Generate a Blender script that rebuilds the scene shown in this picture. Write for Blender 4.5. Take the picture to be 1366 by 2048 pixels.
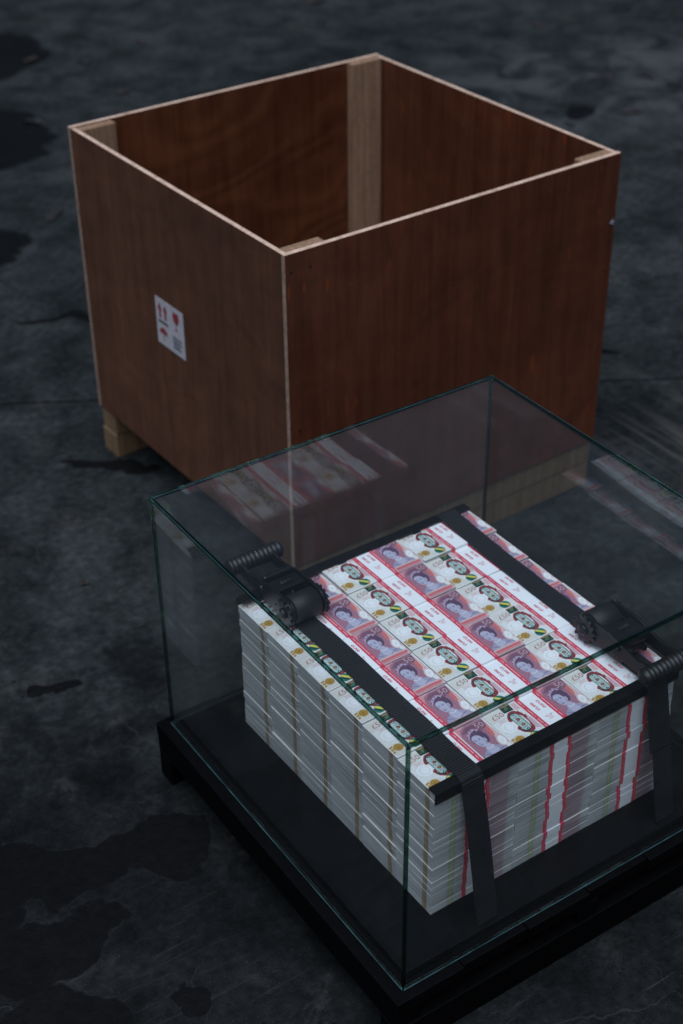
import bpy, bmesh, math, random
from mathutils import Vector, Matrix
random.seed(7)
R = math.radians
for o in list(bpy.data.objects): bpy.data.objects.remove(o)
scene = bpy.context.scene
COL = scene.collection

# ------------------------------------------------------------------ camera
cam_d = bpy.data.cameras.new('camera'); cam = bpy.data.objects.new('camera', cam_d); COL.objects.link(cam)
cam.location = (-.8819, -1.1108, 1.7624)
cam.rotation_mode = 'XYZ'; cam.rotation_euler = (.9745, .0092, -.5943)
cam_d.sensor_fit = 'VERTICAL'; cam_d.sensor_height = 36; cam_d.sensor_width = 24
cam_d.lens = 36 * 3003.26 / 2048
cam_d.clip_start = .05; cam_d.clip_end = 500
cam_d.dof.use_dof = True; cam_d.dof.focus_distance = 2.09; cam_d.dof.aperture_fstop = 3.6
scene.camera = cam

# ------------------------------------------------------------------ sky and sun (soft overcast light)
SUN_EL, SUN_AZ = R(68), R(228)          # azimuth measured from +Y towards +X
world = bpy.data.worlds.new('World'); scene.world = world; world.use_nodes = True
nt = world.node_tree; bg = nt.nodes['Background']
sky = nt.nodes.new('ShaderNodeTexSky'); sky.sky_type = 'NISHITA'; sky.sun_disc = False
sky.sun_elevation = SUN_EL; sky.sun_rotation = SUN_AZ
sky.air_density = 1.0; sky.dust_density = 3.0; sky.ozone_density = 1.0; sky.altitude = 0
nt.links.new(sky.outputs[0], bg.inputs[0]); bg.inputs[1].default_value = .022
sd = bpy.data.lights.new('sun', 'SUN'); so = bpy.data.objects.new('sun', sd); COL.objects.link(so)
sd.energy = 4.3; sd.angle = R(60); sd.color = (.73, .815, 1.0)
dirv = Vector((math.sin(SUN_AZ) * math.cos(SUN_EL), math.cos(SUN_AZ) * math.cos(SUN_EL), math.sin(SUN_EL)))
so.rotation_euler = dirv.to_track_quat('Z', 'Y').to_euler(); so.location = (2, 2, 5)

vs = scene.view_settings
vs.view_transform = 'Standard'; vs.look = 'None'; vs.gamma = 1; vs.use_curve_mapping = False
vs.exposure = 0

# ------------------------------------------------------------------ helpers
def link(ob, parent=None):
    COL.objects.link(ob)
    if parent is not None: ob.parent = parent
    return ob
def tag(o, label=None, cat=None, group=None, kind=None):
    if label: o['label'] = label
    if cat: o['category'] = cat
    if group: o['group'] = group
    if kind: o['kind'] = kind
    return o
def empty(name, loc=(0, 0, 0), rz=0):
    o = bpy.data.objects.new(name, None); o.location = loc; o.rotation_euler = (0, 0, rz); o.empty_display_size = .05
    return link(o)
class MB:
    def __init__(s): s.v = []; s.f = []; s.m = []; s.sm = []
    def face(s, pts, m=0, smooth=False):
        b = len(s.v); s.v += [tuple(p) for p in pts]; s.f.append(tuple(range(b, b + len(pts)))); s.m.append(m); s.sm.append(smooth)
    def box(s, x0, x1, y0, y1, z0, z1, m=0, mats=None):
        b = len(s.v)
        s.v += [(x0,y0,z0),(x1,y0,z0),(x1,y1,z0),(x0,y1,z0),(x0,y0,z1),(x1,y0,z1),(x1,y1,z1),(x0,y1,z1)]
        fs = [(0,3,2,1),(4,5,6,7),(0,1,5,4),(2,3,7,6),(3,0,4,7),(1,2,6,5)]   # bottom top front back left right
        for i, f in enumerate(fs):
            s.f.append(tuple(b + k for k in f)); s.m.append(mats[i] if mats else m); s.sm.append(False)
    def prism_x(s, prof, x0, x1, m=0):          # prof: list of (y,z) counter-clockwise seen from +x
        n = len(prof); b = len(s.v)
        s.v += [(x0, y, z) for y, z in prof] + [(x1, y, z) for y, z in prof]
        s.f.append(tuple(b + i for i in reversed(range(n)))); s.f.append(tuple(b + n + i for i in range(n)))
        s.m += [m, m]; s.sm += [False, False]
        for i in range(n):
            j = (i + 1) % n; s.f.append((b + i, b + j, b + n + j, b + n + i)); s.m.append(m); s.sm.append(False)
    def lathe_x(s, prof, cy, cz, n=28, m=0, smooth=True):   # prof: list of (x,r)
        b = len(s.v)
        for x, r in prof:
            for k in range(n):
                a = 2 * math.pi * k / n; s.v.append((x, cy + r * math.cos(a), cz + r * math.sin(a)))
        for i in range(len(prof) - 1):
            for k in range(n):
                k2 = (k + 1) % n
                s.f.append((b + i*n + k, b + i*n + k2, b + (i+1)*n + k2, b + (i+1)*n + k)); s.m.append(m); s.sm.append(smooth)
        s.f.append(tuple(b + k for k in reversed(range(n)))); s.f.append(tuple(b + (len(prof)-1)*n + k for k in range(n)))
        s.m += [m, m]; s.sm += [False, False]
    def mesh(s, name, mats):
        me = bpy.data.meshes.new(name); me.from_pydata(s.v, [], s.f)
        for mt in mats: me.materials.append(mt)
        me.polygons.foreach_set('material_index', s.m); me.polygons.foreach_set('use_smooth', s.sm); me.update()
        return me
    def build(s, name, mats, parent=None, bevel=0, recalc=True):
        if not isinstance(mats, (list, tuple)): mats = [mats]
        me = s.mesh(name, mats)
        if recalc:
            bm = bmesh.new(); bm.from_mesh(me); bmesh.ops.recalc_face_normals(bm, faces=bm.faces); bm.to_mesh(me); bm.free()
        o = bpy.data.objects.new(name, me); link(o, parent)
        if bevel:
            md = o.modifiers.new('bevel', 'BEVEL'); md.width = bevel; md.segments = 2; md.limit_method = 'ANGLE'; md.angle_limit = R(40)
        return o

# ------------------------------------------------------------------ materials
def new_mat(name):
    m = bpy.data.materials.new(name); m.use_nodes = True
    t = m.node_tree; return m, t, t.nodes['Principled BSDF']
def N(t, typ, **kw):
    n = t.nodes.new(typ)
    for k, v in kw.items(): setattr(n, k, v)
    return n
def math_n(t, op, a, b=None, c=None, clamp=False):
    n = N(t, 'ShaderNodeMath', operation=op, use_clamp=clamp)
    for i, x in enumerate((a, b, c)):
        if x is None: continue
        if isinstance(x, (int, float)): n.inputs[i].default_value = x
        else: t.links.new(x, n.inputs[i])
    return n.outputs[0]
def mixc(t, fac, a, b, blend='MIX'):
    n = N(t, 'ShaderNodeMix', data_type='RGBA', blend_type=blend)
    for i, x in ((0, fac), (6, a), (7, b)):
        if isinstance(x, (int, float)): n.inputs[i].default_value = x
        elif isinstance(x, (tuple, list)): n.inputs[i].default_value = (*x[:3], 1)
        else: t.links.new(x, n.inputs[i])
    return n.outputs[2]
def ramp(t, fac, stops, interp='LINEAR'):
    n = N(t, 'ShaderNodeValToRGB'); cr = n.color_ramp; cr.interpolation = interp
    while len(cr.elements) > 1: cr.elements.remove(cr.elements[-1])
    for i, (p, c) in enumerate(stops):
        e = cr.elements[0] if i == 0 else cr.elements.new(p)
        e.position = p; e.color = (*c[:3], 1) if isinstance(c, (tuple, list)) else (c, c, c, 1)
    t.links.new(fac, n.inputs[0]); return n.outputs[0]
def coord(t, kind='Object', scale=(1, 1, 1), rot=(0, 0, 0), loc=(0, 0, 0)):
    tc = N(t, 'ShaderNodeTexCoord'); mp = N(t, 'ShaderNodeMapping')
    mp.inputs['Scale'].default_value = scale; mp.inputs['Rotation'].default_value = rot; mp.inputs['Location'].default_value = loc
    t.links.new(tc.outputs[kind], mp.inputs[0]); return mp.outputs[0]
def noise(t, vec, scale=5, detail=4, rough=.55, dist=0):
    n = N(t, 'ShaderNodeTexNoise'); n.inputs['Scale'].default_value = scale; n.inputs['Detail'].default_value = detail
    n.inputs['Roughness'].default_value = rough; n.inputs['Distortion'].default_value = dist
    t.links.new(vec, n.inputs[0]); return n.outputs[0]
def bump(t, bsdf, h, strength=.3, dist=.002):
    b = N(t, 'ShaderNodeBump'); b.inputs['Strength'].default_value = strength; b.inputs['Distance'].default_value = dist
    t.links.new(h, b.inputs['Height']); t.links.new(b.outputs[0], bsdf.inputs['Normal'])
def plain(name, col, rough=.5, var=.12, scale=200, metal=0, spec=.5, bumpy=0):
    m, t, b = new_mat(name)
    v = coord(t); n = noise(t, v, scale, 4)
    lo = tuple(c * (1 - var) for c in col); hi = tuple(min(1, c * (1 + var)) for c in col)
    t.links.new(ramp(t, n, [(.3, lo), (.7, hi)]), b.inputs['Base Color'])
    b.inputs['Roughness'].default_value = rough; b.inputs['Metallic'].default_value = metal; b.inputs['Specular IOR Level'].default_value = spec
    if bumpy: bump(t, b, n, bumpy, .001)
    return m
M = {}
# concrete floor -----------------------------------------------------
def make_concrete():
    m, t, b = new_mat('wet_concrete')
    geo = N(t, 'ShaderNodeNewGeometry'); pos = geo.outputs['Position']
    def blob(cx, cy, rx, ry, ang, vec):
        mpp = N(t, 'ShaderNodeMapping', vector_type='TEXTURE'); mpp.inputs['Location'].default_value = (cx, cy, 0); mpp.inputs['Rotation'].default_value = (0, 0, R(ang)); mpp.inputs['Scale'].default_value = (rx, ry, 1)
        t.links.new(vec, mpp.inputs[0])
        sep = N(t, 'ShaderNodeSeparateXYZ'); t.links.new(mpp.outputs[0], sep.inputs[0])
        return math_n(t, 'SQRT', math_n(t, 'ADD', math_n(t, 'MULTIPLY', sep.outputs[0], sep.outputs[0]), math_n(t, 'MULTIPLY', sep.outputs[1], sep.outputs[1])))
    n1 = noise(t, pos, 1.1, 6, .6, .5); n2 = noise(t, pos, 6.5, 9, .68, .5); n3 = noise(t, pos, 55, 7, .72); n4 = noise(t, pos, 420, 3, .6)
    col = ramp(t, n1, [(.3, (.0112, .0138, .0139)), (.5, (.0172, .0202, .0200)), (.7, (.0230, .0260, .0252))])
    col = mixc(t, .8, col, ramp(t, n2, [(.36, (.38, .39, .4)), (.5, (.95, .95, .95)), (.64, (1.75, 1.7, 1.64))]), 'MULTIPLY')
    col = mixc(t, .6, col, ramp(t, n3, [(.36, (.3,)*3), (.52, (1.0,)*3), (.68, (2.0,)*3)]), 'MULTIPLY')
    near_case = math_n(t, 'ADD', blob(-.25, .05, 1.5, 1.15, -30, pos), math_n(t, 'MULTIPLY', n2, .5)) ; col = mixc(t, 1, col, ramp(t, near_case, [(.7, (.36,)*3), (1.7, (1,)*3)]), 'MULTIPLY')  # floor colour darker around the case, paler further out
    # pale scuffs and drag scratches
    def streak(rot, sc, lo, hi, seed, dist=.6):
        mp = N(t, 'ShaderNodeMapping'); mp.inputs['Rotation'].default_value = (0, 0, rot); mp.inputs['Scale'].default_value = sc; mp.inputs['Location'].default_value = (seed, seed * .7, 0)
        t.links.new(pos, mp.inputs[0]); q = noise(t, mp.outputs[0], 1, 5, .6, dist)
        return ramp(t, q, [(lo, 0), (hi, 1)])
    for rot, sc, lo, hi, sd_, k, c in ((-35, (2.5, 38, 1), .58, .74, 3.1, .42, (.055, .056, .055)), (28, (4, 55, 1), .60, .75, 9.3, .5, (.060, .057, .053)), (80, (3, 90, 1), .62, .75, 5.5, .5, (.050, .047, .044)),
                                       (55, (5, 120, 1), .64, .72, 1.7, .5, (.075, .072, .068)), (-62, (3, 70, 1), .62, .76, 7.9, .5, (.05, .05, .05)), (5, (6, 160, 1), .66, .72, 2.3, .55, (.085, .08, .075))):
        f_ = streak(R(rot), sc, lo + .03, hi + .03, sd_, 1.6); f_ = math_n(t, 'MULTIPLY', f_, ramp(t, noise(t, pos, 2.3 + sd_ * .1, 4, .6), [(.45, 0), (.65, 1)])); col = mixc(t, math_n(t, 'MULTIPLY', f_, k * .95), col, c)
    dk = streak(R(15), (9, 30, 1), .63, .70, 4.4, 1.5); col = mixc(t, math_n(t, 'MULTIPLY', dk, .7), col, (.004, .004, .0045))
    patch = ramp(t, noise(t, pos, 3.1, 8, .68, 1.6), [(.56, 0), (.66, 1)])
    col = mixc(t, math_n(t, 'MULTIPLY', patch, .6), col, mixc(t, .7, (.026, .0255, .025), ramp(t, n3, [(.35, (.006,)*3), (.65, (.055, .053, .049))])))
    # hairline cracks
    vc = N(t, 'ShaderNodeTexVoronoi', feature='DISTANCE_TO_EDGE'); vc.inputs['Scale'].default_value = 4.5
    cw = N(t, 'ShaderNodeTexNoise'); cw.inputs['Scale'].default_value = 9; cw.inputs['Detail'].default_value = 6; t.links.new(pos, cw.inputs[0])
    cm = N(t, 'ShaderNodeVectorMath', operation='MULTIPLY_ADD'); t.links.new(cw.outputs['Color'], cm.inputs[0]); cm.inputs[1].default_value = (.14, .14, 0); t.links.new(pos, cm.inputs[2]); t.links.new(cm.outputs[0], vc.inputs[0])
    crk = math_n(t, 'MULTIPLY', ramp(t, vc.outputs['Distance'], [(.002, 1), (.007, 0)]), ramp(t, n1, [(.5, 0), (.6, 1)]))
    col = mixc(t, math_n(t, 'MULTIPLY', crk, .35), col, (.055, .055, .055))
    grit = math_n(t, 'MULTIPLY', ramp(t, noise(t, pos, 330, 2, .5), [(.66, 0), (.72, 1)]), ramp(t, n2, [(.4, .2), (.65, 1)])); col = mixc(t, math_n(t, 'MULTIPLY', grit, .6), col, (.06, .058, .055))
    # pitting
    vor = N(t, 'ShaderNodeTexVoronoi'); vor.inputs['Scale'].default_value = 38; t.links.new(pos, vor.inputs[0])
    pit = ramp(t, vor.outputs['Distance'], [(.06, 1), (.11, 0)])
    pit = math_n(t, 'MULTIPLY', pit, ramp(t, n2, [(.5, 0), (.6, 1)]))
    col = mixc(t, math_n(t, 'MULTIPLY', pit, .8), col, (.003, .003, .003))
    # pale drag marks beside the crate and pale patches further off
    area = ramp(t, blob(1.42, .78, .38, .30, 0, pos), [(.5, 1), (1, 0)])
    tm = math_n(t, 'MULTIPLY', streak(R(-8), (55, 2.2, 1), .48, .62, 6.1, .3), area)
    col = mixc(t, math_n(t, 'MULTIPLY', tm, .75), col, (.062, .057, .052))
    area = ramp(t, blob(2.95, 2.75, .95, .65, -30, pos), [(.5, 1), (1, 0)])
    tm = math_n(t, 'MULTIPLY', ramp(t, noise(t, pos, 4.5, 5, .6, .8), [(.44, 0), (.60, 1)]), area)
    col = mixc(t, math_n(t, 'MULTIPLY', tm, .6), col, (.062, .062, .062))
    # dark oily stains, and the crate's shadow painted as one more dark ellipse
    dn = N(t, 'ShaderNodeTexNoise'); dn.inputs['Scale'].default_value = 6; dn.inputs['Detail'].default_value = 8; dn.inputs['Roughness'].default_value = .5; t.links.new(pos, dn.inputs[0])
    vm = N(t, 'ShaderNodeVectorMath', operation='MULTIPLY_ADD'); t.links.new(dn.outputs['Color'], vm.inputs[0]); vm.inputs[1].default_value = (.24, .24, 0)
    vm2 = N(t, 'ShaderNodeVectorMath', operation='SUBTRACT'); vm2.inputs[1].default_value = (.12, .12, 0)
    t.links.new(pos, vm.inputs[2]); t.links.new(vm.outputs[0], vm2.inputs[0]); dv = vm2.outputs[0]
    d = None
    for a in ((-.165, .445, .075, .062, 30), (-.235, .47, .09, .05, -25), (-.355, .50, .13, .07, -35), (-.43, .35, .11, .085, -30), (-.50, .20, .10, .10, 0), (-.56, .52, .14, .12, 0), (-.30, .15, .035, .03, 0),
              (1.12, 4.42, .30, .34, -30), (.80, 3.55, .26, .30, -30), (.42, 2.75, .20, .16, 0), (.47, 2.2, .12, .03, -32), (.24, 1.50, .13, .028, -33),  # last ellipse here: painted shadow beside the crate's rear left corner
              (-.165, .885, .062, .011, -34), (1.52, 1.25, .03, .03, 0), (2.2, 2.2, .05, .03, 0), (2.6, 2.6, .06, .04, 0)):
        q = blob(*a, dv); d = q if d is None else math_n(t, 'MINIMUM', d, q)
    st = ramp(t, d, [(.93, 1), (1.0, 0)])
    rim = ramp(t, d, [(.98, 0), (1.03, 1), (1.16, 0)])
    col = mixc(t, math_n(t, 'MULTIPLY', rim, .3), col, (.035, .036, .037))
    col = mixc(t, math_n(t, 'MULTIPLY', st, .92), col, mixc(t, .5, (.0022, .0022, .0023), ramp(t, n3, [(.3, (.001,)*3), (.7, (.005,)*3)])))
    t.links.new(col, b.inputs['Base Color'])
    ro = ramp(t, n2, [(.3, .45), (.7, .7)]); ro = mixc(t, st, ro, (.5, .5, .5))
    t.links.new(ro, b.inputs['Roughness']); b.inputs['Specular IOR Level'].default_value = .09
    hh = math_n(t, 'ADD', math_n(t, 'MULTIPLY', n3, .7), math_n(t, 'ADD', math_n(t, 'MULTIPLY', n4, .35), math_n(t, 'MULTIPLY', n2, .8)))
    hh = math_n(t, 'SUBTRACT', hh, pit)
    bump(t, b, hh, .4, .005)
    return m
M['concrete'] = make_concrete()

def make_ply(name, dark, mid, light, cathedral=0, flecks=.0, sheen=.4):
    m, t, b = new_mat(name)
    v0 = coord(t, 'Object')
    v = coord(t, 'Object', (16, 16, .9)); g = noise(t, v, 3.2, 7, .62, .25)
    vf = coord(t, 'Object', (140, 140, 3)); gf = noise(t, vf, 3, 4, .6)
    big = noise(t, v0, 2.6, 3, .5, .6)
    col = ramp(t, g, [(.28, dark), (.5, mid), (.74, light)])
    if cathedral:
        w = noise(t, coord(t, 'Object', (1.5, 1.5, 2.6)), 1.3, 2, .45, .5); w = math_n(t, 'MULTIPLY_ADD', math_n(t, 'SINE', math_n(t, 'MULTIPLY', w, 85)), .5, .5)
        col = mixc(t, cathedral, col, ramp(t, w, [(0, dark), (.6, mid), (1, light)]))
    col = mixc(t, .35, col, ramp(t, gf, [(.3, (.6,)*3), (.7, (1.3,)*3)]), 'MULTIPLY')
    blot = noise(t, coord(t, 'Object', (5, 5, 5)), 2.2, 6, .65, .4); col = mixc(t, .55, col, ramp(t, blot, [(.33, (.62, .58, .55)), (.5, (1,)*3), (.68, (1.32, 1.3, 1.28))]), 'MULTIPLY')
    col = mixc(t, .5, col, ramp(t, big, [(.3, (.7,)*3), (.7, (1.25,)*3)]), 'MULTIPLY')
    if flecks:
        vk = coord(t, 'Object', (26, 26, 5)); k = noise(t, vk, 2.6, 2, .5)
        col = mixc(t, math_n(t, 'MULTIPLY', ramp(t, k, [(.67, 0), (.73, 1)]), flecks), col, (.20, .036, .008))
    # scratches and pale rubbed dust
    vs_ = coord(t, 'Object', (5, 5, 60), (0, R(35), R(20))); s = noise(t, vs_, 1.2, 4, .6, .3)
    col = mixc(t, math_n(t, 'MULTIPLY', ramp(t, s, [(.68, 0), (.75, 1)]), .12), col, (.2, .17, .15))
    t.links.new(col, b.inputs['Base Color'])
    t.links.new(ramp(t, g, [(.3, sheen), (.7, sheen + .18)]), b.inputs['Roughness']); b.inputs['Specular IOR Level'].default_value = .4
    bump(t, b, math_n(t, 'ADD', g, math_n(t, 'MULTIPLY', gf, .5)), .15, .001)
    return m
M['ply_side'] = make_ply('brown_plywood_side', (.073, .0285, .0146), (.091, .037, .0190), (.108, .045, .0238), .22, .0, .42)
M['ply_front'] = make_ply('red_plywood_front', (.062, .0160, .0060), (.082, .0225, .0086), (.102, .0300, .0122), .15, .6, .4)
M['ply_in'] = make_ply('red_plywood_back', (.056, .0145, .0046), (.088, .0250, .0085), (.114, .0345, .0125), .42, .0, .38)
def make_pine(name, a, b_, c):
    m, t, b = new_mat(name)
    v = coord(t, 'Generated', (9, 9, 9)); vo = coord(t, 'Object', (60, 60, 60))
    g = noise(t, coord(t, 'Object', (130, 130, 4)), 1, 4, .6, .3); h = noise(t, vo, 1.5, 4)
    col = ramp(t, g, [(.3, a), (.5, b_), (.7, c)]); col = mixc(t, .4, col, ramp(t, h, [(.3, (.7,)*3), (.7, (1.2,)*3)]), 'MULTIPLY')
    t.links.new(col, b.inputs['Base Color']); b.inputs['Roughness'].default_value = .65; b.inputs['Specular IOR Level'].default_value = .25
    bump(t, b, g, .2, .001); return m
M['pine'] = make_pine('pale_pine', (.17, .094, .052), (.235, .138, .08), (.29, .18, .11))
M['bearer'] = make_pine('pallet_timber', (.10, .060, .030), (.145, .092, .048), (.19, .125, .070))
def make_plyedge(name='plywood_edge', k=1.0):
    m, t, b = new_mat(name)
    n = noise(t, coord(t, 'Object', (7, 7, 7)), 9, 6, .75); f = noise(t, coord(t, 'Object', (900, 900, 900)), .5, 3)
    col = ramp(t, n, [(.3, (.22, .135, .085)), (.42, (.46, .31, .215)), (.6, (.62, .44, .32)), (.75, (.70, .52, .39))])
    col = mixc(t, .4, col, ramp(t, f, [(.3, (.6,)*3), (.7, (1.25,)*3)]), 'MULTIPLY')
    col = mixc(t, 1, col, (k, k, k), 'MULTIPLY'); t.links.new(col, b.inputs['Base Color']); b.inputs['Roughness'].default_value = .75; return m
M['ply_edge'] = make_plyedge(); M['ply_edge_dark'] = make_plyedge('dark_plywood_edge', .5)  # second one: darker tone for the panels' left and right end faces
def black_paint(name, col, rough, spec=.06):
    m, t, b = new_mat(name)
    g = noise(t, coord(t, 'Object', (8, 8, 8)), 6, 6, .6); f = noise(t, coord(t, 'Object', (300, 30, 300)), 1, 4)
    c = ramp(t, g, [(.3, tuple(x * .7 for x in col)), (.7, tuple(x * 1.4 for x in col))])
    t.links.new(c, b.inputs['Base Color']); t.links.new(ramp(t, f, [(.3, rough - .08), (.7, rough + .12)]), b.inputs['Roughness'])
    b.inputs['Specular IOR Level'].default_value = spec; bump(t, b, math_n(t, 'ADD', g, f), .15, .001); return m
M['black_wood'] = black_paint('black_painted_wood', (.0011, .0011, .0013), .6)
M['black_deck'] = black_paint('black_platform_sheet', (.0014, .0017, .0024), .4, .16)
M['black_metal'] = plain('black_coated_metal', (.0042, .0045, .0055), .34, .4, 60, 0, .35, .15)
M['worn_metal'] = plain('worn_black_steel', (.035, .035, .040), .26, .6, 70, .6, .5, .2)
M['rubber'] = plain('black_grip_rubber', (.0042, .0045, .0052), .5, .3, 80)
def make_web():
    m, t, b = new_mat('ribbed_black_webbing')
    w = N(t, 'ShaderNodeTexWave', wave_type='BANDS', bands_direction='Y'); w.inputs['Scale'].default_value = 72; w.inputs['Distortion'].default_value = .25
    tc = N(t, 'ShaderNodeUVMap'); t.links.new(tc.outputs[0], w.inputs[0])
    n = noise(t, coord(t, 'Object'), 900, 2)
    t.links.new(ramp(t, w.outputs['Fac'], [(0, (.0022, .0024, .003)), (1, (.0125, .0135, .0165))]), b.inputs['Base Color'])
    b.inputs['Roughness'].default_value = .6; b.inputs['Specular IOR Level'].default_value = .35
    bump(t, b, math_n(t, 'ADD', w.outputs['Fac'], math_n(t, 'MULTIPLY', n, .3)), .6, .0012); return m
M['web'] = make_web()
# glass: clear pane faces reflect by their angle and let the rest through; edge strips refract in green
def make_glass(name, film):
    m = bpy.data.materials.new(name); m.use_nodes = True; t = m.node_tree; t.nodes.clear()
    out = N(t, 'ShaderNodeOutputMaterial'); mx = N(t, 'ShaderNodeMixShader'); tr = N(t, 'ShaderNodeBsdfTransparent'); gl = N(t, 'ShaderNodeBsdfGlossy')
    tr.inputs[0].default_value = (.965, .985, .975, 1); gl.inputs['Roughness'].default_value = .004; gl.inputs[0].default_value = (1, 1, 1, 1)
    fr = N(t, 'ShaderNodeFresnel'); geo = N(t, 'ShaderNodeNewGeometry'); mr = N(t, 'ShaderNodeMapRange')
    mr.inputs['To Min'].default_value = 1.5; mr.inputs['To Max'].default_value = 1 / 1.5
    t.links.new(geo.outputs['Backfacing'], mr.inputs['Value']); t.links.new(mr.outputs[0], fr.inputs['IOR'])
    t.links.new(fr.outputs[0], mx.inputs[0]); t.links.new(tr.outputs[0], mx.inputs[1]); t.links.new(gl.outputs[0], mx.inputs[2])
    # thin uneven pale film hazes the panes, the back one most, with a few specks
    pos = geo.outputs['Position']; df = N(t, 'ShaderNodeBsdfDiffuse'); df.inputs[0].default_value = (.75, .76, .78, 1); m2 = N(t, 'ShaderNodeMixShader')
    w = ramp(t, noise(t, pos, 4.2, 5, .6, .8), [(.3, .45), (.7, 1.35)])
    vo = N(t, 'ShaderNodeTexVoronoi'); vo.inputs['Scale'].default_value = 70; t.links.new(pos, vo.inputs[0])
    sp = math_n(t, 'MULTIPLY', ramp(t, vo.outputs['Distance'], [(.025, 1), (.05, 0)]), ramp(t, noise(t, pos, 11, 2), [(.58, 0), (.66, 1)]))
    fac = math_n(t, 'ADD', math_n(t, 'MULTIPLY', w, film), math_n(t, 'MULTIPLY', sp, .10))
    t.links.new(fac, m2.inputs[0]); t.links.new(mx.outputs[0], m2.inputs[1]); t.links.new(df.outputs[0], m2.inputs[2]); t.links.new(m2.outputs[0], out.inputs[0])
    return m
M['glass'] = make_glass('clear_glass', .003); M['hazy_glass'] = make_glass('hazy_glass', .021)
def make_edge():
    m, t, b = new_mat('green_glass_edge')
    b.inputs['Base Color'].default_value = (.30, .66, .55, 1); b.inputs['Transmission Weight'].default_value = 1; b.inputs['Roughness'].default_value = .03; b.inputs['IOR'].default_value = 1.5
    n = noise(t, coord(t, 'Object'), 60, 2); t.links.new(ramp(t, n, [(.3, (.055, .19, .145)), (.7, (.12, .31, .25))]), b.inputs['Base Color'])
    return m
M['edge'] = make_edge()
# paper ----------------------------------------------------------------
def make_paper_edge(name, axis, length, stops):
    m, t, b = new_mat(name)
    tc = N(t, 'ShaderNodeTexCoord'); sep = N(t, 'ShaderNodeSeparateXYZ'); t.links.new(tc.outputs['Object'], sep.inputs[0])
    f = math_n(t, 'DIVIDE', sep.outputs[axis], length)
    col = ramp(t, f, stops)
    oi = N(t, 'ShaderNodeObjectInfo'); tcv = N(t, 'ShaderNodeVectorMath', operation='ADD'); cb = N(t, 'ShaderNodeCombineXYZ'); t.links.new(math_n(t, 'MULTIPLY', oi.outputs['Random'], 40), cb.inputs[1])
    t.links.new(tc.outputs['Object'], tcv.inputs[0]); t.links.new(cb.outputs[0], tcv.inputs[1])
    def sc_(v3):
        q = N(t, 'ShaderNodeVectorMath', operation='MULTIPLY'); q.inputs[1].default_value = v3; t.links.new(tcv.outputs[0], q.inputs[0]); return q.outputs[0]
    ln = noise(t, sc_((3, 3, 2600)), 1, 3, .7); ln2 = noise(t, sc_((9, 9, 620)), 1, 3, .6); ln3 = noise(t, sc_((5, 5, 300)), 1, 2, .5)
    col = mixc(t, .45, col, ramp(t, ln, [(.3, (.72,)*3), (.7, (1.12,)*3)]), 'MULTIPLY')
    col = mixc(t, .35, col, ramp(t, ln2, [(.3, (.75,)*3), (.7, (1.1,)*3)]), 'MULTIPLY')
    col = mixc(t, .8, col, ramp(t, ln2, [(.36, (.55,)*3), (.46, (.95,)*3), (.6, (1.0,)*3), (.68, (1.5,)*3)]), 'MULTIPLY')
    col = mixc(t, .4, col, ramp(t, ln3, [(.35, (.7,)*3), (.65, (1.15,)*3)]), 'MULTIPLY')
    col = mixc(t, 1, col, ramp(t, oi.outputs['Random'], [(0, (.86,)*3), (1, (1.08,)*3)]), 'MULTIPLY')
    t.links.new(col, b.inputs['Base Color']); b.inputs['Roughness'].default_value = .55; b.inputs['Specular IOR Level'].default_value = .3
    bump(t, b, math_n(t, 'ADD', ln, ln2), .5, .0008); return m
Wt = (.55, .555, .565); Wl = (.48, .49, .495)
M['edge_long'] = make_paper_edge('note_long_edges', 0, .146, [(0, Wt), (.19, Wl), (.205, (.33, .40, .34)), (.225, (.42, .46, .28)), (.232, (.50, .50, .22)), (.24, (.42, .46, .28)), (.262, (.33, .40, .34)), (.275, Wl), (.40, Wt), (.66, (.46, .37, .39)), (.672, (.40, .28, .315)), (.86, (.41, .31, .345)), (.885, (.46, .38, .40)), (.895, Wl), (1, Wt)])
M['edge_short'] = make_paper_edge('note_short_edges', 1, .0808, [(0, Wl), (.115, Wl), (.125, (.30, .24, .17)), (.15, (.34, .26, .17)), (.165, (.24, .16, .08)), (.178, (.34, .27, .18)), (.21, (.36, .29, .21)), (.222, (.25, .17, .09)), (.235, (.36, .30, .23)), (.25, Wl), (1, Wt)])
def ink(name, col, var=.18, scale=900, rough=.42): 
    M[name] = plain(name, col, rough, var, scale, 0, .35); return M[name]
INK = dict(note_cream=(.62, .60, .55), note_white=(.78, .78, .80), note_pale=(.69, .685, .67), note_pink=(.62, .25, .28), note_rose=(.63, .42, .43), note_red=(.60, .13, .14), note_coral=(.58, .17, .14),
           note_purple=(.19, .085, .13), note_plum=(.34, .155, .21), note_deep=(.10, .06, .11), note_lavender=(.33, .30, .41), note_skin=(.43, .41, .52), note_line=(.10, .085, .19), note_lilac=(.42, .30, .42),
           note_maroon=(.30, .055, .08), note_gold=(.42, .25, .06), note_gold_dark=(.30, .16, .035), note_mint=(.40, .52, .49), note_green=(.012, .045, .035), note_teal=(.02, .16, .12), note_yellow=(.62, .55, .08), note_orange=(.60, .22, .06),
           note_crimson=(.24, .035, .045), note_rust=(.15, .06, .03), band_white=(.80, .80, .82), band_red=(.62, .065, .105), band_text=(.55, .05, .10))
IDX = {}
for i, (k, c) in enumerate(INK.items()): ink(k, c, .22 if k.startswith('note_p') or k in ('note_deep', 'note_cream', 'note_lavender') else .1); IDX[k] = i
INKS = [M[k] for k in INK]

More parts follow.
